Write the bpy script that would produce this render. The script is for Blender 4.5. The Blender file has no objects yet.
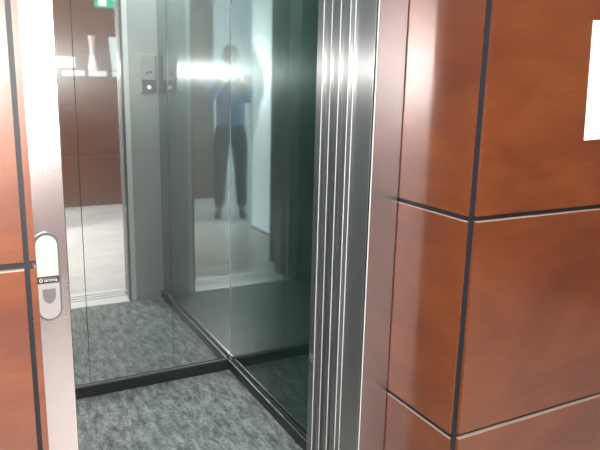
import bpy, bmesh, math, random
from mathutils import Vector, Matrix
random.seed(4)
S = bpy.context.scene
C = S.collection
PI = math.pi

# ------------------------------------------------------------------ helpers
def bx(bm, x0, x1, y0, y1, z0, z1, bev=0.0, seg=1):
    t = bmesh.new()
    bmesh.ops.create_cube(t, size=1.0)
    for v in t.verts:
        v.co = Vector((x0 + (v.co.x + .5) * (x1 - x0), y0 + (v.co.y + .5) * (y1 - y0), z0 + (v.co.z + .5) * (z1 - z0)))
    if bev > 0:
        bmesh.ops.bevel(t, geom=list(t.edges), offset=bev, segments=seg, profile=.5, affect='EDGES')
    me = bpy.data.meshes.new('tmp'); t.to_mesh(me); t.free()
    bm.from_mesh(me); bpy.data.meshes.remove(me)
    return bm

def box(x0, x1, y0, y1, z0, z1, bev=0.0, seg=1):
    return bx(bmesh.new(), x0, x1, y0, y1, z0, z1, bev, seg)

def prism(bm, pts, axis_from, axis_to, frame):
    """pts (a,b) extruded along the third axis; frame(a,b,c)->Vector"""
    lo = [bm.verts.new(frame(a, b, axis_from)) for a, b in pts]
    hi = [bm.verts.new(frame(a, b, axis_to)) for a, b in pts]
    n = len(pts)
    bm.faces.new(lo); bm.faces.new(hi[::-1])
    for i in range(n):
        bm.faces.new((lo[i], hi[i], hi[(i + 1) % n], lo[(i + 1) % n]))
    bmesh.ops.recalc_face_normals(bm, faces=bm.faces)
    return bm

def lathe(bm, prof, cx, cy, seg=24):
    rings = []
    for r, z in prof:
        rings.append([bm.verts.new((cx + r * math.cos(2 * PI * k / seg), cy + r * math.sin(2 * PI * k / seg), z)) for k in range(seg)])
    for a, b in zip(rings, rings[1:]):
        for k in range(seg):
            bm.faces.new((a[k], a[(k + 1) % seg], b[(k + 1) % seg], b[k]))
    bm.faces.new(rings[0][::-1]); bm.faces.new(rings[-1])
    bmesh.ops.recalc_face_normals(bm, faces=bm.faces)
    return bm

def obj(name, bm, m, parent=None, smooth=False):
    me = bpy.data.meshes.new(name)
    bm.to_mesh(me); bm.free()
    me.materials.append(m)
    if smooth:
        for p in me.polygons: p.use_smooth = True
    o = bpy.data.objects.new(name, me); C.objects.link(o)
    if parent:
        o.parent = parent
        o.matrix_parent_inverse = Matrix.Translation(parent.location).inverted() if parent.rotation_euler.z == 0 else \
            (Matrix.Translation(parent.location) @ Matrix.Rotation(parent.rotation_euler.z, 4, 'Z')).inverted()
    return o

def thing(name, label, cat, loc, group=None):
    o = bpy.data.objects.new(name, None); C.objects.link(o)
    o.empty_display_size = .1
    o.location = loc; o['label'] = label; o['category'] = cat
    if group: o['group'] = group
    return o

def tag(o, label, cat, group=None):
    o['label'] = label; o['category'] = cat
    if group: o['group'] = group
    return o

def struct(name, bm, m):
    o = obj(name, bm, m); o['kind'] = 'structure'
    return o

# ------------------------------------------------------------------ materials
def new_mat(name):
    m = bpy.data.materials.new(name); m.use_nodes = True
    nt = m.node_tree
    b = nt.nodes['Principled BSDF']
    return m, nt, b

def plain(name, col, rough=.5, metal=0.0, coat=0.0, spec=.5, emit=None, estr=0.0):
    m, nt, b = new_mat(name)
    b.inputs['Base Color'].default_value = (*col, 1)
    b.inputs['Roughness'].default_value = rough
    b.inputs['Metallic'].default_value = metal
    b.inputs['Coat Weight'].default_value = coat
    b.inputs['Specular IOR Level'].default_value = spec
    if emit:
        b.inputs['Emission Color'].default_value = (*emit, 1)
        b.inputs['Emission Strength'].default_value = estr
    n = nt.nodes.new('ShaderNodeTexNoise'); n.inputs['Scale'].default_value = 40
    bp = nt.nodes.new('ShaderNodeBump'); bp.inputs['Strength'].default_value = .03; bp.inputs['Distance'].default_value = .002
    nt.links.new(n.outputs['Fac'], bp.inputs['Height']); nt.links.new(bp.outputs['Normal'], b.inputs['Normal'])
    return m

def noise(nt, scale, detail=4, rough=.5, mapping=(1, 1, 1), rot=(0, 0, 0), dist=0.0):
    tc = nt.nodes.new('ShaderNodeTexCoord'); mp = nt.nodes.new('ShaderNodeMapping')
    mp.inputs['Scale'].default_value = mapping; mp.inputs['Rotation'].default_value = rot
    n = nt.nodes.new('ShaderNodeTexNoise')
    n.inputs['Scale'].default_value = scale; n.inputs['Detail'].default_value = detail
    n.inputs['Roughness'].default_value = rough; n.inputs['Distortion'].default_value = dist
    nt.links.new(tc.outputs['Object'], mp.inputs['Vector']); nt.links.new(mp.outputs['Vector'], n.inputs['Vector'])
    return n

def ramp(nt, src, stops):
    r = nt.nodes.new('ShaderNodeValToRGB')
    e = r.color_ramp.elements
    while len(e) > 1: e.remove(e[-1])
    e[0].position = stops[0][0]; e[0].color = (*stops[0][1], 1)
    for p, c in stops[1:]:
        x = e.new(p); x.color = (*c, 1)
    nt.links.new(src, r.inputs['Fac'])
    return r

def mirror_steel(name, col, rough, brushed, ar, aniso, wob=.0, haze=0.0, hcol=(.5, .52, .51), dark=False):
    """polished stainless steel: a sharp mirror lobe plus a faint vertically ground finish that smears light sideways"""
    m, nt, b = new_mat(name)
    out = nt.nodes['Material Output']; nt.nodes.remove(b)
    tan = nt.nodes.new('ShaderNodeCombineXYZ'); tan.inputs[2].default_value = 1
    g1 = nt.nodes.new('ShaderNodeBsdfAnisotropic'); g2 = nt.nodes.new('ShaderNodeBsdfAnisotropic')
    for g, r, a in ((g1, rough, 0), (g2, ar, aniso)):
        g.inputs['Color'].default_value = (*col, 1)
        g.inputs['Roughness'].default_value = r
        g.inputs['Anisotropy'].default_value = a
        nt.links.new(tan.outputs[0], g.inputs['Tangent'])
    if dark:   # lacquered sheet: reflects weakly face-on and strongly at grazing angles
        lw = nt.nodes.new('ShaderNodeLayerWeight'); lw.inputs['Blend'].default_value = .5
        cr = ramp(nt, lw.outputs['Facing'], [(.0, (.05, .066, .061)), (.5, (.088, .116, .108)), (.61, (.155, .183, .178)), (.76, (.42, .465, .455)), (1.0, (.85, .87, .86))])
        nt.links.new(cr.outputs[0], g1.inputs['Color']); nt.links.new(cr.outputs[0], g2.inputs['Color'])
    n2 = noise(nt, 60, 3, .6, (1, 1, .06))
    rr = nt.nodes.new('ShaderNodeMapRange'); rr.inputs['From Min'].default_value = .3; rr.inputs['From Max'].default_value = .7
    rr.inputs['To Min'].default_value = brushed * .985; rr.inputs['To Max'].default_value = brushed * 1.015
    nt.links.new(n2.outputs['Fac'], rr.inputs['Value'])
    mx = nt.nodes.new('ShaderNodeMixShader')
    nt.links.new(rr.outputs['Result'], mx.inputs['Fac'])
    nt.links.new(g1.outputs[0], mx.inputs[1]); nt.links.new(g2.outputs[0], mx.inputs[2])
    if wob > 0:
        n = noise(nt, 5, 1, .5, (1, 1, .35))
        bp = nt.nodes.new('ShaderNodeBump'); bp.inputs['Strength'].default_value = 1; bp.inputs['Distance'].default_value = wob
        nt.links.new(n.outputs['Fac'], bp.inputs['Height'])
        nt.links.new(bp.outputs['Normal'], g1.inputs['Normal'])
    last = mx
    if haze > 0:   # fingerprints and dust on the polished sheet
        df_ = nt.nodes.new('ShaderNodeBsdfDiffuse'); df_.inputs['Color'].default_value = (*hcol, 1)
        last = nt.nodes.new('ShaderNodeMixShader'); last.inputs['Fac'].default_value = haze
        nt.links.new(mx.outputs[0], last.inputs[1]); nt.links.new(df_.outputs[0], last.inputs[2])
    nt.links.new(last.outputs[0], out.inputs['Surface'])
    return m

STEEL_BACK = mirror_steel('polished_steel_back', (.77, .80, .785), .025, .19, .235, .45, .00006, .03)
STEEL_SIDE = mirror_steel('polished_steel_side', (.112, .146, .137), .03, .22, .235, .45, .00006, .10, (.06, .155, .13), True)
STEEL_JAMB = mirror_steel('brushed_steel', (.265, .272, .27), .22, .66, .366, .78, 0, .02)
STEEL_RETURN = mirror_steel('satin_steel', (.66, .675, .665), .25, .6, .45, .5, 0, .30, (.52, .535, .525))
STEEL_DOOR = mirror_steel('brushed_steel_doors', (.235, .242, .24), .22, .66, .366, .78, 0, .02)

def frame_steel():
    m, nt, b = new_mat('textured_steel')
    b.inputs['Base Color'].default_value = (.58, .52, .51, 1); b.inputs['Metallic'].default_value = 1
    b.inputs['Roughness'].default_value = .27
    n = noise(nt, 420, 2, .6, (1, 1, .55))
    bp = nt.nodes.new('ShaderNodeBump'); bp.inputs['Strength'].default_value = .35; bp.inputs['Distance'].default_value = .0012
    nt.links.new(n.outputs['Fac'], bp.inputs['Height']); nt.links.new(bp.outputs['Normal'], b.inputs['Normal'])
    return m
STEEL_FRAME = frame_steel()

def wood():
    m, nt, b = new_mat('cherry_veneer')
    n = noise(nt, 3.2, 5, .6, (1, 1, 2.2), (.2, .1, .3), .6)
    g = noise(nt, 26, 4, .6, (.35, .35, 4), (0, .1, 0))
    r = ramp(nt, n.outputs['Fac'], [(.3, (.088, .0195, .0072)), (.5, (.120, .029, .0082)), (.72, (.160, .043, .0110))])
    r2 = ramp(nt, g.outputs['Fac'], [(.3, (.90, .88, .86)), (.7, (1.04, 1.04, 1.04))])
    mx = nt.nodes.new('ShaderNodeMix'); mx.data_type = 'RGBA'; mx.blend_type = 'MULTIPLY'; mx.inputs[0].default_value = 1
    nt.links.new(r.outputs[0], mx.inputs[6]); nt.links.new(r2.outputs[0], mx.inputs[7])
    nt.links.new(mx.outputs[2], b.inputs['Base Color'])
    b.inputs['Roughness'].default_value = .42
    b.inputs['Coat Weight'].default_value = .75; b.inputs['Coat Roughness'].default_value = .13
    return m
WOOD = wood()

def granite():
    m, nt, b = new_mat('grey_veined_granite')
    w = noise(nt, 17, 10, .78, (1.7, .55, 1), (0, 0, .25), .3)
    r = ramp(nt, w.outputs['Fac'], [(.34, (.022, .026, .026)), (.44, (.105, .12, .118)), (.52, (.20, .216, .212)), (.66, (.36, .385, .375))])
    f = noise(nt, 60, 6, .8, (1.3, .8, 1), (0, 0, .3))
    r2 = ramp(nt, f.outputs['Fac'], [(.36, (.4, .4, .4)), (.48, (1, 1, 1)), (.66, (1.4, 1.4, 1.4))])
    mx = nt.nodes.new('ShaderNodeMix'); mx.data_type = 'RGBA'; mx.blend_type = 'MULTIPLY'; mx.inputs[0].default_value = 1
    nt.links.new(r.outputs[0], mx.inputs[6]); nt.links.new(r2.outputs[0], mx.inputs[7])
    nt.links.new(mx.outputs[2], b.inputs['Base Color'])
    b.inputs['Roughness'].default_value = .38
    return m
GRANITE = granite()

def lobby_floor():
    m, nt, b = new_mat('pale_marble_tiles')
    n = noise(nt, 2.2, 7, .65, (1, 1.6, 1), (0, 0, .5), 1.2)
    r = ramp(nt, n.outputs['Fac'], [(.3, (.50, .47, .44)), (.55, (.66, .63, .60)), (.75, (.78, .76, .735))])
    nt.links.new(r.outputs[0], b.inputs['Base Color'])
    b.inputs['Roughness'].default_value = .28
    return m
FLOOR = lobby_floor()

BLACK_JOINT = plain('black_joint_profile', (.012, .0125, .015), .5, spec=.3)
PALE_EDGE = plain('pale_panel_edge', (.34, .25, .21), .5)
SKIRT = plain('black_skirting', (.020, .022, .023), .45)
SKIRT_BEAD = plain('steel_bead', (.62, .62, .62), .25, 1.0)
WHITE = plain('white_plaster', (.74, .76, .78), .7)
FROST = plain('frosted_daylit_glass', (.6, .64, .66), .35, emit=(.86, .96, 1.0), estr=6.5)
FROST2 = plain('frosted_glass_strip', (.6, .64, .66), .35, emit=(.86, .94, 1.0), estr=2.4)
CEIL = plain('ceiling_white', (.8, .8, .79), .8)
DARKTRIM = plain('dark_trim', (.05, .055, .055), .45)
PAPER = plain('white_paper', (.86, .87, .88), .8)
INKGREY = plain('grey_ink', (.35, .35, .37), .8)
EDGE = plain('painted_edge_glint', (.72, .72, .71), .5, .35)  # pale colour standing in for light glinting along the steel edges
ALU = plain('aluminium_sill', (.84, .84, .83), .45, .5)
GROOVE = plain('sill_groove', (.06, .06, .06), .5)
PL_GREY = plain('grey_plastic_rim', (.11, .105, .105), .35)
PL_WHITE = plain('ivory_plastic', (.36, .34, .325), .4)
PL_PALE = plain('pale_ivory_plastic', (.50, .48, .46), .4)
PL_DARK = plain('dark_band', (.03, .028, .028), .35)
PL_BTN = plain('grey_button', (.17, .16, .16), .3)
INKWHITE = plain('white_lettering', (.7, .68, .66), .5)
COPDARK = plain('dark_plate', (.13, .145, .14), .35, .6)
COPBLACK = plain('black_plastic', (.02, .02, .02), .4)
COPPLATE = plain('satin_steel_plate', (.66, .67, .66), .35, 1.0)
LAMP = plain('button_light', (.8, .8, .8), .4, emit=(1, 1, 1), estr=1.0)
PANEL = plain('lamp_diffuser', (.9, .9, .9), .5, emit=(1, .98, .95), estr=3.8)
CABLAMP = plain('cab_lamp_diffuser', (.9, .9, .9), .5, emit=(.93, 1, .98), estr=11.0)
GREEN = plain('exit_green', (.0, .36, .2), .4, emit=(0, .5, .27), estr=.35)
EXITWHITE = plain('exit_white', (.85, .9, .88), .4, emit=(.9, 1, .95), estr=.5)
SHELFW = plain('white_shelf', (.80, .77, .76), .5)
BRACKET = plain('dark_bracket', (.08, .07, .07), .4, .5)
CYAN = plain('pale_cyan_board', (.62, .74, .76), .35)
TEAL = plain('blue_grey_board', (.30, .40, .44), .35)
CERAMIC = plain('white_ceramic', (.85, .83, .82), .3)
STEM = plain('pale_pink_stem', (.62, .48, .46), .4)

# ------------------------------------------------------------------ dimensions (metres; camera over the origin, +Y into the lift)
YP = 1.075      # front of the clad pilasters
YF = 1.35       # face of the steel door frame
XL0, XL = .112, .176    # left jamb
XR, XR1 = .921, 1.010   # right jamb
YCI = 1.61      # inner face of the cab front
XCL, XCR = .115, 1.115
YB = 2.81
ZC = 2.12
YO = -1.74      # lobby wall opposite
XW = -.44
HL = 2.6
J1, J2, J3, J4 = .573, 1.123, 1.673, 2.223
GAP = .0038

# ------------------------------------------------------------------ the lobby shell
YA = -2.25      # back wall of the daylit bay at the left of the lobby
struct('floor', bx(box(XW, 3.7, YO - .1, YF + .05, -.06, 0), -2.1, XW, YA - .1, -.13, -.06, 0), FLOOR)
struct('ceiling', bx(box(XW, 3.7, YO - .1, YF + .05, HL, HL + .08), -2.1, XW, YA - .1, -.03, HL, HL + .08), CEIL)
w1 = struct('window_1', box(-2.0, -1.99, YA, -.13, .04, 2.40), FROST)
obj('window_frame', bx(bx(bx(box(-2.05, -1.97, YA, -.13, 2.40, HL), -2.05, -1.97, YA, -.13, 0, .04), -2.03, -1.97, -1.22, -1.16, .04, 2.40), -2.03, -1.97, YA, YA + .05, .04, 2.40), ALU, w1)
w2 = struct('window_2', box(-.29, -.28, -.12, .33, .02, 2.38), FROST2)
obj('window_frame', bx(bx(box(-.31, -.26, -.12, .33, 2.38, HL), -.31, -.26, -.12, .33, 0, .02), -.31, -.26, -.13, -.12, 0, HL), ALU, w2)
struct('wall_left', box(-2.1, -.29, -.13, -.03, 0, HL), WHITE)
struct('wall_left_rear', box(-2.1, XW + .02, YA - .1, YA, 0, HL), WHITE)
struct('trim_1', box(XW - .04, XW + .02, YA, YO, 0, HL), DARKTRIM)
struct('trim_2', box(-.36, -.262, .33, .375, 0, HL), DARKTRIM)
struct('wall_left_front', box(-.45, -.29, .375, YF + .05, 0, HL), WHITE)
struct('wall_right', box(3.6, 3.7, YO, YP, 0, HL), WOOD)

def clad(parent, x0, x1, y0, y1, z0, z1, side):
    """one veneer panel, with a pale top edge; side: 'front' faces -Y, 'left' faces -X, 'right' +X, 'back' faces +Y"""
    p = obj('cladding_panel', box(x0, x1, y0, y1, z0, z1, 0), WOOD, parent)
    if side == 'right': return p
    d = .0006
    obj('edge_strip', box(x0 - (d if side == 'left' else 0), x1 + (d if side == 'right' else 0), y0 - (d if side == 'front' else 0), y1 + (d if side == 'back' else 0), z1 - .0006, z1 + .0013), PALE_EDGE, p)
    return p

levels = [(.0, J1 - GAP), (J1 + GAP, J2 - GAP), (J2 + GAP, J3 - GAP), (J3 + GAP, J4 - GAP), (J4 + GAP, HL)]
def lv():
    for a, b in levels:
        yield a + .002, b - .004

# right pilaster
wr = struct('wall_front_right', box(XR1 + .0045, 3.6, YP + .009, YF + .14, 0, HL), BLACK_JOINT)
for a, b in lv():
    clad(wr, XR1, XR1 + .010, YP + .011, YF, a, b, 'left')
    xs = [1.029, 2.10, 3.6]
    for xa, xb in zip(xs, xs[1:]):
        clad(wr, xa, xb - .008, YP, YP + .010, a, b, 'front')
# left pilaster
wl = struct('wall_front_left', box(-.27, .086, YP + .009, YF + .14, 0, HL), BLACK_JOINT)
for a, b in lv():
    clad(wl, -.27, .073, YP, YP + .010, a, b, 'front')
    clad(wl, .0815, .0915, YP + .003, YF, a, b, 'right')
# above the lift door
wt = struct('wall_front_top', box(.0915, XR1, YF + .009, YF + .14, ZC + .1, HL), BLACK_JOINT)
clad(wt, .0915, XR1, YF, YF + .010, ZC + .104, HL, 'front')
# opposite wall
wo = struct('wall_back', box(XW + .02, 3.6, YO - .1, YO - .009, 0, HL), BLACK_JOINT)
for a, b in lv():
    xs = [XW + .02, .70, 1.95, 3.2, 3.6]
    for xa, xb in zip(xs, xs[1:]):
        clad(wo, xa + .003, xb - .003, YO - .010, YO, a, b, 'back')

# ------------------------------------------------------------------ lift door frame
df = thing('elevator_door_frame', 'grey textured steel frame round the open lift doorway', 'door frame', ((XL + XR) / 2, YF, 0))
obj('jamb', bx(box(XL0, XL, YF, YF + .012, 0, ZC + .1, .0015), XL0 + .02, XL, YF + .012, YF + .105, 0, ZC), STEEL_FRAME, df)
obj('jamb', box(XR, XR1 - .001, YF, YF + .012, 0, ZC + .1, .0018, 2), STEEL_FRAME, df)
obj('reveal', box(XR + .0005, XR1 - .01, YF + .012, YF + .105, 0, ZC, .001), STEEL_JAMB, df)
obj('lintel', box(XL, XR, YF, YF + .105, ZC, ZC + .1, .0015), STEEL_FRAME, df)

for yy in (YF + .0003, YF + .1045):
    obj('edge_glint', box(XR - .0009, XR + .0014, yy - .0012, yy + .0012, .004, ZC, .0004), EDGE, df)  # added thin strips paint the bright glint lines on the jamb edges

# retracted telescopic landing doors (right) and their track sill
ld = thing('elevator_landing_door', 'pair of brushed steel sliding door panels pushed back into the right jamb', 'door', (XR, YF + .12, 0))
obj('door_panel', box(.9080, XR1 - .02, YF + .1085, YF + .140, .004, ZC, .0016, 2), STEEL_DOOR, ld)
obj('door_panel', box(.9010, XR1 - .02, YF + .1445, YF + .172, .004, ZC, .0016, 2), STEEL_DOOR, ld)
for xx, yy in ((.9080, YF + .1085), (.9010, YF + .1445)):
    obj('edge_glint', box(xx - .0006, xx + .0014, yy - .0008, yy + .0010, .004, ZC, .0003), EDGE, ld)  # glint of each door panel edge, painted as a pale strip
sl = thing('door_sill', 'grooved aluminium threshold strip along the lift doorway', 'sill', ((XL + XR) / 2, YF + .12, 0))
obj('sill_plate', box(XL, XR - .025, YF - .02, YF + .178, -.02, .0035, .001), ALU, sl)
for k in range(3):
    obj('track_groove', box(XL + .002, XR - .027, YF + .04 + k * .045, YF + .052 + k * .045, .0030, .0040), GROOVE, sl)

# ------------------------------------------------------------------ lift car
car = thing('elevator_car', 'lift cabin lined with polished steel above a grey granite floor', 'elevator', ((XCL + XCR) / 2, 2.2, 0))
obj('car_floor', box(XCL - .01, XCR + .01, YCI - .06, YB + .01, -.05, 0), GRANITE, car)
PX = [XCL, .432, .822, XCR]
for a, b in zip(PX, PX[1:]):
    obj('back_panel', box(a + .0004, b - .0004, YB, YB + .012, .054, ZC, .0011, 2), STEEL_BACK, car)
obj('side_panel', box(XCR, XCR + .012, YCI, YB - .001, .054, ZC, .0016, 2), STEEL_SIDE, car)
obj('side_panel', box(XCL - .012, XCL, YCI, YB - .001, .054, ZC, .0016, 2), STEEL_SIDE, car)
obj('shell', bx(bx(box(XCL - .02, XCR + .02, YB + .012, YB + .02, 0, ZC), XCR + .012, XCR + .02, YCI, YB + .012, 0, ZC), XCL - .02, XCL - .012, YCI, YB + .012, 0, ZC), CEIL, car)
obj('door_column', box(.8905, .905, YF + .215, YCI - .012, .0, ZC, .0016, 2), STEEL_JAMB, car)
fr = obj('front_return', bx(bmesh.new(), .936, XCR, YF + .216, YCI, 0, ZC, .0016, 2), STEEL_RETURN, car)
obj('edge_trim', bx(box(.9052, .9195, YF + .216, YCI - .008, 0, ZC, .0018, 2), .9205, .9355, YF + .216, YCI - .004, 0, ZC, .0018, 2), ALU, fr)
fr = obj('front_return', box(XCL, XL + .012, YF + .215, YCI, .0, ZC, .0016, 2), STEEL_RETURN, car)
obj('transom', box(XL + .012, .8905, YF + .215, YCI, 2.05, ZC, .001), STEEL_JAMB, car)
obj('car_door_panel', box(.8985, XR1 + .04, YF + .185, YF + .210, .004, ZC - .02, .0016, 2), STEEL_DOOR, car)
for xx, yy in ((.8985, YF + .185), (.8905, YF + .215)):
    obj('edge_glint', box(xx - .0006, xx + .0014, yy - .0008, yy + .0010, .006, 2.04, .0003), EDGE, car)  # painted glint lines on the car door and column edges
# striker plate / screw on the inner column
sc = obj('latch_plate', box(.8898, .8906, YF + .225, YF + .243, .585, .615, .0002), COPPLATE, car)
obj('screw', box(.8893, .8899, YF + .231, YF + .237, .589, .597), COPBLACK, sc)
# skirting
sk = obj('skirting', box(XCL, XCR, YB - .018, YB + .004, 0, .050, .002), SKIRT, car)
obj('bead', box(XCL, XCR - .018, YB - .019, YB - .002, .050, .0525), SKIRT, sk)
sk = obj('skirting', box(XCR - .018, XCR + .004, YCI, YB - .018, 0, .050, .002), SKIRT, car)
obj('bead', box(XCR - .019, XCR - .014, YCI, YB - .019, .0500, .0525), SKIRT_BEAD, sk)
sk = obj('skirting', box(XCL - .004, XCL + .018, YCI, YB - .018, 0, .050, .002), SKIRT, car)
# ceiling with lamp
obj('car_ceiling', box(XCL - .01, XCR + .01, YCI - .04, YB + .01, ZC, ZC + .02), CEIL, car)
obj('car_lamp', box(.36, .87, 1.95, 2.5, ZC - .012, ZC - .002, .003), CABLAMP, car)
obj('car_sill', box(XL + .012, .892, YF + .182, YCI - .001, -.02, .0035, .001), ALU, car)
# control panel on the inside of the front return
cp = obj('control_panel', box(1.004, 1.092, YCI, YCI + .022, 1.333, 1.562, .002, 2), COPPLATE, car)
obj('side_trim', box(1.092, 1.0945, YCI, YCI + .024, 1.333, 1.562), COPBLACK, cp)
obj('lower_plate', box(1.008, 1.090, YCI + .022, YCI + .0235, 1.336, 1.412), COPDARK, cp)
bm = bmesh.new()
def ydisc(bm, cx, cz, r, y0, y1, seg=24):
    return prism(bm, [(cx + r * math.cos(2 * PI * k / seg), cz + r * math.sin(2 * PI * k / seg)) for k in range(seg)], y0, y1, lambda a, b, c: Vector((a, c, b)))
obj('call_button', ydisc(bm, 1.049, 1.368, .011, YCI + .0235, YCI + .027), LAMP, cp)
obj('floor_button', ydisc(bmesh.new(), 1.040, 1.452, .008, YCI + .022, YCI + .025), PL_GREY, cp)
obj('floor_button', ydisc(bmesh.new(), 1.062, 1.458, .008, YCI + .022, YCI + .025), PL_GREY, cp)

# ------------------------------------------------------------------ call button on the left jamb
def stadium(bm, cx, z0, z1, r, y0, y1, seg=14, top=True, bot=True):
    pts = []
    if top:
        pts += [(cx + r * math.cos(PI * k / seg), z1 - r + r * math.sin(PI * k / seg)) for k in range(seg + 1)]
    else:
        pts += [(cx + r, z1), (cx - r, z1)]
    if bot:
        pts += [(cx - r * math.cos(PI * k / seg), z0 + r - r * math.sin(PI * k / seg)) for k in range(seg + 1)]
    else:
        pts += [(cx - r, z0), (cx + r, z0)]
    return prism(bm, pts, y0, y1, lambda a, b, c: Vector((a, c, b)))
cb = thing('lift_call_button', 'capsule shaped ivory and grey lift call button on the left steel jamb', 'call button', (.133, YF, .93))
XB = .1345
b1 = stadium(bmesh.new(), XB, .926, 1.113, .0245, YF - .007, YF)
obj('rim', b1, PL_GREY, cb)
obj('upper_cover', stadium(bmesh.new(), XB, 1.023, 1.108, .0205, YF - .0125, YF - .007, bot=False), PL_PALE, cb)
obj('lower_cover', stadium(bmesh.new(), XB, .931, 1.0075, .0205, YF - .0115, YF - .007, top=False), PL_WHITE, cb)
band = obj('logo_band', box(XB - .0205, XB + .0205, YF - .0125, YF - .007, 1.0085, 1.0220, .0035, 3), PL_DARK, cb)
pts = [(-.0125, .996), (.0125, .996), (.0125, .980), (.010, .973), (.0055, .967), (0, .9645), (-.0055, .967), (-.010, .973), (-.0125, .980)]
obj('push_button', prism(bmesh.new(), [(XB + a, b) for a, b in pts], YF - .0140, YF - .0115, lambda a, b, c: Vector((a, c, b))), PL_BTN, cb)
# emblem + lettering
bm = bmesh.new()
for k in range(20):
    a0, a1 = 2 * PI * k / 20, 2 * PI * (k + 1) / 20
    prism(bm, [(XB - .0145 + r * math.cos(a), 1.0152 + r * math.sin(a)) for r, a in ((.0036, a0), (.0036, a1), (.0022, a1), (.0022, a0))], YF - .0131, YF - .0125, lambda a, b, c: Vector((a, c, b)))
obj('emblem', bm, INKWHITE, band)
cu = bpy.data.curves.new('lettering', 'FONT'); cu.body = 'orona'; cu.size = .0105; cu.extrude = .0003; cu.align_x = 'CENTER'; cu.align_y = 'CENTER'
to = bpy.data.objects.new('lettering', cu); C.objects.link(to)
dg = bpy.context.evaluated_depsgraph_get()
me = bpy.data.meshes.new_from_object(to.evaluated_get(dg)); bpy.data.objects.remove(to)
tb = bmesh.new(); tb.from_mesh(me)
for v in tb.verts:
    v.co = Vector((XB + .0045 + v.co.x, YF - .0129 - v.co.z, 1.0150 + v.co.y))
obj('lettering', tb, INKWHITE, band)

# ------------------------------------------------------------------ paper on the right pilaster
pn = thing('paper_notice', 'white sheet of paper fixed to the wood panel right of the lift', 'paper', (1.43, YP, 1.29))
bm = bmesh.new()
prism(bm, [(1.3565, 1.295), (1.566, 1.303), (1.549, 1.585), (1.3395, 1.577)], YP - .0012, YP - .0004, lambda a, b, c: Vector((a, c, b)))
obj('sheet', bm, PAPER, pn)
for k in range(1):
    obj('printed_line', box(1.389, 1.51 - .02 * (k % 2), YP - .0016, YP - .0012, 1.40, 1.403), INKGREY, pn)

# ------------------------------------------------------------------ the lobby opposite: shelf and what stands on it, exit sign
ys0, ys1 = YO, YO + .11
shelf_spans = [(.995, 1.225), (1.262, 1.452), (1.510, 1.80)]
sh_lab = ['white wall shelf board under the row of paper cards', 'short white wall shelf board under the slim vase', 'white wall shelf board under the pale cyan board']
for (a, b), lab in zip(shelf_spans, sh_lab):
    s = thing('wall_shelf', lab, 'shelf', ((a + b) / 2, YO, 1.43), 'white shelf boards on the red wood wall')
    obj('board', box(a, b, ys0, ys1, 1.430, 1.487, .003), SHELFW, s)
    for xx in (a - .013, b + .001):
        obj('bracket', box(xx, xx + .012, ys0, ys1 + .004, 1.418, 1.505, .002), BRACKET, s)
# white cards
bm = bmesh.new()
for k, xx in enumerate((.945, 1.012, 1.075)):
    t = obj('paper_card', prism(bmesh.new(), [(xx, 1.505), (xx + .06, 1.512), (xx + .06, 1.625), (xx, 1.625)], YO + .07 - .01 * (k % 2), YO + .0715 - .01 * (k % 2), lambda a, b, c: Vector((a, c, b))), PAPER)
    t['label'] = ['white paper card at the left end of the lobby shelf in the mirror', 'middle white paper card on the lobby shelf in the mirror', 'white paper card nearest the slim vase on the lobby shelf'][k]
    t['category'] = 'paper'; t['group'] = 'paper cards on the lobby shelf'
    bmk = bmesh.new()
    obj('stand', box(xx + .02, xx + .04, YO + .045, YO + .085, 1.487, 1.508), BRACKET, t)
v = thing('slim_vase', 'tall slim vase with a white flared foot on the lobby shelf', 'vase', (1.30, YO + .06, 1.487))
obj('vase_foot', lathe(bmesh.new(), [(.048, 1.487), (.050, 1.50), (.043, 1.55), (.030, 1.62), (.024, 1.66)], 1.32, YO + .06), CERAMIC, v, True)
obj('vase_neck', lathe(bmesh.new(), [(.024, 1.66), (.026, 1.72), (.032, 1.80), (.040, 1.85)], 1.32, YO + .06), STEM, v, True)
t = thing('pale_board', 'pale cyan upright board standing at the right of the lobby shelf', 'board', (1.55, YO + .06, 1.487))
obj('panel', prism(bmesh.new(), [(1.523, 1.487), (1.60, 1.487), (1.575, 1.845), (1.498, 1.845)], YO + .05, YO + .062, lambda a, b, c: Vector((a, c, b))), CYAN, t)
obj('foot', box(1.525, 1.598, YO + .04, YO + .075, 1.487, 1.495), BRACKET, t)
t = thing('narrow_board', 'narrow blue grey upright board beside the pale cyan board', 'board', (1.67, YO + .06, 1.487))
obj('panel', prism(bmesh.new(), [(1.655, 1.487), (1.70, 1.487), (1.68, 1.84), (1.635, 1.84)], YO + .05, YO + .062, lambda a, b, c: Vector((a, c, b))), TEAL, t)
obj('foot', box(1.650, 1.705, YO + .04, YO + .075, 1.487, 1.495), BRACKET, t)
ex = thing('exit_sign', 'green exit sign with white pictogram high on the wood wall', 'sign', (1.51, YO, 2.19))
obj('sign_box', box(1.375, 1.66, YO, YO + .028, 2.150, 2.305, .004), GREEN, ex)
fy = lambda a, b, c: Vector((a, c, b))
obj('door_symbol', box(1.415, 1.495, YO + .028, YO + .0295, 2.166, 2.292), EXITWHITE, ex)
bm = bmesh.new()
prism(bm, [(1.53, 2.245), (1.575, 2.245), (1.575, 2.222), (1.63, 2.257), (1.575, 2.292), (1.575, 2.269), (1.53, 2.269)], YO + .028, YO + .0295, fy)
obj('arrow_symbol', bm, EXITWHITE, ex)
bm = ydisc(bmesh.new(), 1.462, 2.303, .010, YO + .0295, YO + .031)
prism(bm, [(1.448, 2.288), (1.470, 2.290), (1.466, 2.252), (1.482, 2.215), (1.474, 2.211), (1.454, 2.248), (1.434, 2.226), (1.428, 2.232), (1.446, 2.256)], YO + .0295, YO + .031, fy)
obj('runner_symbol', bm, GREEN, ex)

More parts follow.
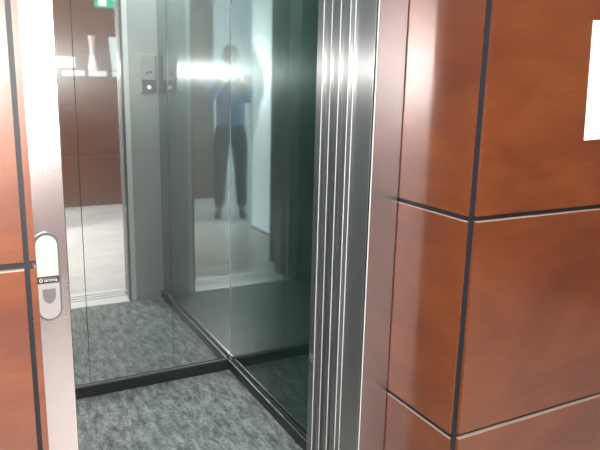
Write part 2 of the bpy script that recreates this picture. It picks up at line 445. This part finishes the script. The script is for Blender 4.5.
# ------------------------------------------------------------------ lobby ceiling lamps
for x, y, lab in ((1.35, -.55, 'square ceiling lamp in front of the lift doorway'), (2.75, -.35, 'square ceiling lamp farther right along the lobby')):
    t = thing('ceiling_lamp', lab, 'ceiling lamp', (x, y, HL - .03), 'square lobby ceiling lamps')
    obj('lamp_frame', bx(bx(bx(box(x - .32, x + .32, y - .32, y - .30, HL - .03, HL), x - .32, x + .32, y + .30, y + .32, HL - .03, HL), x - .32, x - .30, y - .3, y + .3, HL - .03, HL), x + .30, x + .32, y - .3, y + .3, HL - .03, HL), CEIL, t)
    obj('diffuser', box(x - .30, x + .30, y - .30, y + .30, HL - .022, HL - .004), PANEL, t)

# ------------------------------------------------------------------ camera
H = 1.42
cam = bpy.data.cameras.new('camera'); co = bpy.data.objects.new('camera', cam); C.objects.link(co)
P, YW, RO = math.radians(12.6), math.radians(28), math.radians(1.31)
Fv = Vector((math.sin(YW) * math.cos(P), math.cos(YW) * math.cos(P), -math.sin(P)))
R0 = Vector((math.cos(YW), -math.sin(YW), 0)); U0 = R0.cross(Fv)
Rv = R0 * math.cos(RO) + U0 * math.sin(RO); Uv = -R0 * math.sin(RO) + U0 * math.cos(RO)
M = Matrix((Rv, Uv, -Fv)).transposed().to_4x4(); M.translation = (0, 0, H)
co.matrix_world = M
cam.sensor_width = 36; cam.sensor_fit = 'HORIZONTAL'; cam.lens = 640 / 600 * 36; cam.clip_start = .003
S.camera = co
def cv(r, u, f): return Vector((0, 0, H)) + Rv * r + Uv * u + Fv * f

# ------------------------------------------------------------------ the phone and the person who holds it
PHONE = plain('black_phone', (.02, .02, .022), .25)
GLASS = plain('phone_screen', (.03, .035, .04), .1)
LENS = plain('lens_glass', (.01, .01, .015), .05)
LED = plain('flash_led', (.9, .9, .85), .3)
ph = thing('smartphone', 'black smartphone held sideways by the person, seen in the steel', 'phone', cv(-.035, .02, -.01))
def cbox(r0, r1, u0, u1, f0, f1, bev=0):
    bm = box(r0, r1, f0, f1, u0, u1, bev, 2)
    for v in bm.verts: v.co = cv(v.co.x, v.co.z, v.co.y)
    bmesh.ops.recalc_face_normals(bm, faces=bm.faces)
    return bm
obj('case', cbox(-.108, .042, -.018, .089, -.0135, -.0055, .003), PHONE, ph)
obj('screen', cbox(-.104, .038, -.015, .086, -.0139, -.0134), GLASS, ph)
obj('lens', cbox(-.006, .006, -.006, .006, -.0055, -.0040, .0006), LENS, ph)
obj('flash_lens', cbox(-.004, .004, .076, .084, -.0055, -.0045), LED, ph)
L = bpy.data.lights.new('phone_flash', 'POINT'); L.energy = 72; L.shadow_soft_size = .004; L.color = (1, .97, .94)
lo = bpy.data.objects.new('phone_flash', L); C.objects.link(lo); lo.location = cv(0, .080, .006)
lo.parent = ph; lo.matrix_parent_inverse = Matrix.Translation(ph.location).inverted()

SKIN = plain('skin', (.50, .31, .22), .5)
JACKET = plain('blue_jacket', (.16, .27, .52), .8)
TROUSER = plain('dark_trousers', (.012, .018, .030), .8)
SHOE = plain('black_shoes', (.012, .012, .014), .5)
HAIR = plain('dark_hair', (.03, .022, .018), .6)
EYE = plain('eye_white', (.8, .8, .78), .3)
LIP = plain('lips', (.38, .16, .13), .5)
FA = math.radians(22)
PB = Vector((-.255, -.635, 0))
def pl(x, y, z):   # person-local (x right, y forward) to world
    return PB + Vector((x * math.cos(FA) + y * math.sin(FA), -x * math.sin(FA) + y * math.cos(FA), z))
pers = thing('person', 'person in a blue jacket photographing the lift, reflected in its corner', 'person', PB)

def skinned(name, chains, mat, parent, sub=2):
    """chains: lists of (Vector, radius or (rx, ry)); a chain may start with an int: the index of an earlier vertex"""
    verts, edges, rad, roots = [], [], [], []
    for ch in chains:
        prev = None
        for it in ch:
            if isinstance(it, int): prev = it; continue
            verts.append(it[0]); rad.append(it[1] if isinstance(it[1], tuple) else (it[1], it[1]))
            i = len(verts) - 1
            if prev is None: roots.append(i)
            else: edges.append((prev, i))
            prev = i
    me = bpy.data.meshes.new(name); me.from_pydata(verts, edges, []); me.update()
    o = bpy.data.objects.new(name, me); C.objects.link(o)
    m = o.modifiers.new('skin', 'SKIN'); m.use_smooth_shade = True; m.branch_smoothing = .3
    sv = me.skin_vertices[0].data
    for i, r in enumerate(rad): sv[i].radius = r; sv[i].use_root = i in roots
    s = o.modifiers.new('sub', 'SUBSURF'); s.levels = sub; s.render_levels = sub
    bpy.context.view_layer.update()
    ev = o.evaluated_get(bpy.context.evaluated_depsgraph_get())
    nm = bpy.data.meshes.new_from_object(ev)
    bpy.data.objects.remove(o)
    nm.materials.clear(); nm.materials.append(mat)
    for p in nm.polygons: p.use_smooth = True; p.material_index = 0
    nm.name = name
    q = bpy.data.objects.new(name, nm); C.objects.link(q)
    if parent:
        q.parent = parent; q.matrix_parent_inverse = Matrix.Translation(parent.location).inverted()
    return q

WR, WLh = cv(.098, -.055, -.075), cv(-.165, -.055, -.075)     # wrists
PRh, PLh = cv(.068, -.012, -.035), cv(-.134, -.012, -.035)    # palms
body = [
    [(pl(0, 0, .95), (.15, .11)), (pl(0, 0, 1.12), (.14, .10)), (pl(0, .005, 1.30), (.16, .11)), (pl(0, 0, 1.44), (.10, .075)),
     (pl(0, .01, 1.50), .055), (pl(0, .03, 1.555), .055), (pl(0, .05, 1.60), (.068, .075)), (pl(0, .05, 1.67), (.078, .095)), (pl(0, .04, 1.735), (.062, .075))],
    [0, (pl(.095, 0, .86), .088), (pl(.105, .015, .48), .058), (pl(.12, -.02, .10), .040), (pl(.13, .05, .05), .035)],
    [0, (pl(-.095, 0, .86), .088), (pl(-.105, .015, .48), .058), (pl(-.12, -.02, .10), .040), (pl(-.13, .05, .05), .035)],
    [3, (pl(.17, 0, 1.42), .060), (pl(.205, .29, 1.25), .043), (WR, .028), (PRh, (.022, .036))],
    [3, (pl(-.17, 0, 1.42), .060), (pl(-.165, .29, 1.24), .043), (WLh, .028), (PLh, (.022, .036))],
]
# fingers: behind the phone at each end, thumbs on the screen side
for sgn, e in ((1, .042), (-1, -.108)):
    def q(dr, u, f): return cv(e + sgn * dr, u, f)
    for k, (u, ln) in enumerate(((.046, .030), (.026, .034), (.006, .032), (-.012, .026))):
        body.append([(q(.024, u * .7 - .008, -.028), .0095), (q(.020, u, -.006), .0088), (q(.010, u, .003), .0080), (q(.010 - ln * .45, u, .0032), .0066)])
    body.append([(q(.022, -.030, -.040), .0105), (q(.010, -.012, -.028), .0095), (q(-.014, .008, -.0215), .0078)])
# nose and ears
body.append([(pl(0, .125, 1.655), .010), (pl(0, .148, 1.625), .013)])
for s in (1, -1):
    body.append([(pl(s * .078, .035, 1.665), .010), (pl(s * .088, .028, 1.645), (.010, .016)), (pl(s * .080, .035, 1.62), .008)])
skinned('body', body, SKIN, pers, 2)
skinned('jacket', [
    [(pl(0, 0, .88), (.175, .135)), (pl(0, 0, 1.12), (.165, .125)), (pl(0, .005, 1.30), (.185, .132)), (pl(0, 0, 1.43), (.13, .10)), (pl(0, .005, 1.485), (.072, .068))],
    [3, (pl(.175, 0, 1.42), .078), (pl(.205, .29, 1.25), .060), (WR.lerp(pl(.205, .29, 1.25), .12), .042)],
    [3, (pl(-.175, 0, 1.42), .078), (pl(-.165, .29, 1.24), .060), (WLh.lerp(pl(-.165, .29, 1.24), .12), .042)],
], JACKET, pers, 2)
skinned('trousers', [
    [(pl(0, 0, 1.10), (.150, .112)), (pl(0, 0, .93), (.165, .125))],
    [1, (pl(.095, 0, .84), .100), (pl(.105, .015, .48), .072), (pl(.12, -.02, .09), .058)],
    [1, (pl(-.095, 0, .84), .100), (pl(-.105, .015, .48), .072), (pl(-.12, -.02, .09), .058)],
], TROUSER, pers, 2)
for s in (1, -1):
    skinned('shoe', [[(pl(s * .12, -.05, .042), (.040, .042)), (pl(s * .125, .04, .044), (.042, .044)), (pl(s * .135, .13, .034), (.046, .033)), (pl(s * .14, .185, .030), (.034, .027))]], SHOE, pers, 2)
skinned('hair', [[(pl(0, -.012, 1.60), (.074, .060)), (pl(0, .005, 1.69), (.090, .090)), (pl(0, .045, 1.755), (.074, .088))]], HAIR, pers, 2)
for s in (1, -1):
    bm = bmesh.new(); bmesh.ops.create_uvsphere(bm, u_segments=12, v_segments=8, radius=.011, matrix=Matrix.Translation(pl(s * .031, .122, 1.668)))
    obj('eye', bm, EYE, pers, True)
skinned('mouth', [[(pl(-.022, .122, 1.592), .005), (pl(0, .130, 1.590), .008), (pl(.022, .122, 1.592), .005)]], LIP, pers, 1)

# ------------------------------------------------------------------ world and render look
W = bpy.data.worlds.new('world'); S.world = W; W.use_nodes = True
W.node_tree.nodes['Background'].inputs[0].default_value = (.8, .85, .9, 1)
W.node_tree.nodes['Background'].inputs[1].default_value = .3
S.view_settings.view_transform = 'Standard'; S.view_settings.look = 'None'
S.view_settings.exposure = 0.82; S.view_settings.gamma = 1; S.view_settings.use_curve_mapping = False
cy = S.cycles
cy.max_bounces = 14; cy.glossy_bounces = 12; cy.diffuse_bounces = 4
cy.sample_clamp_indirect = 12
cy.use_denoising = True
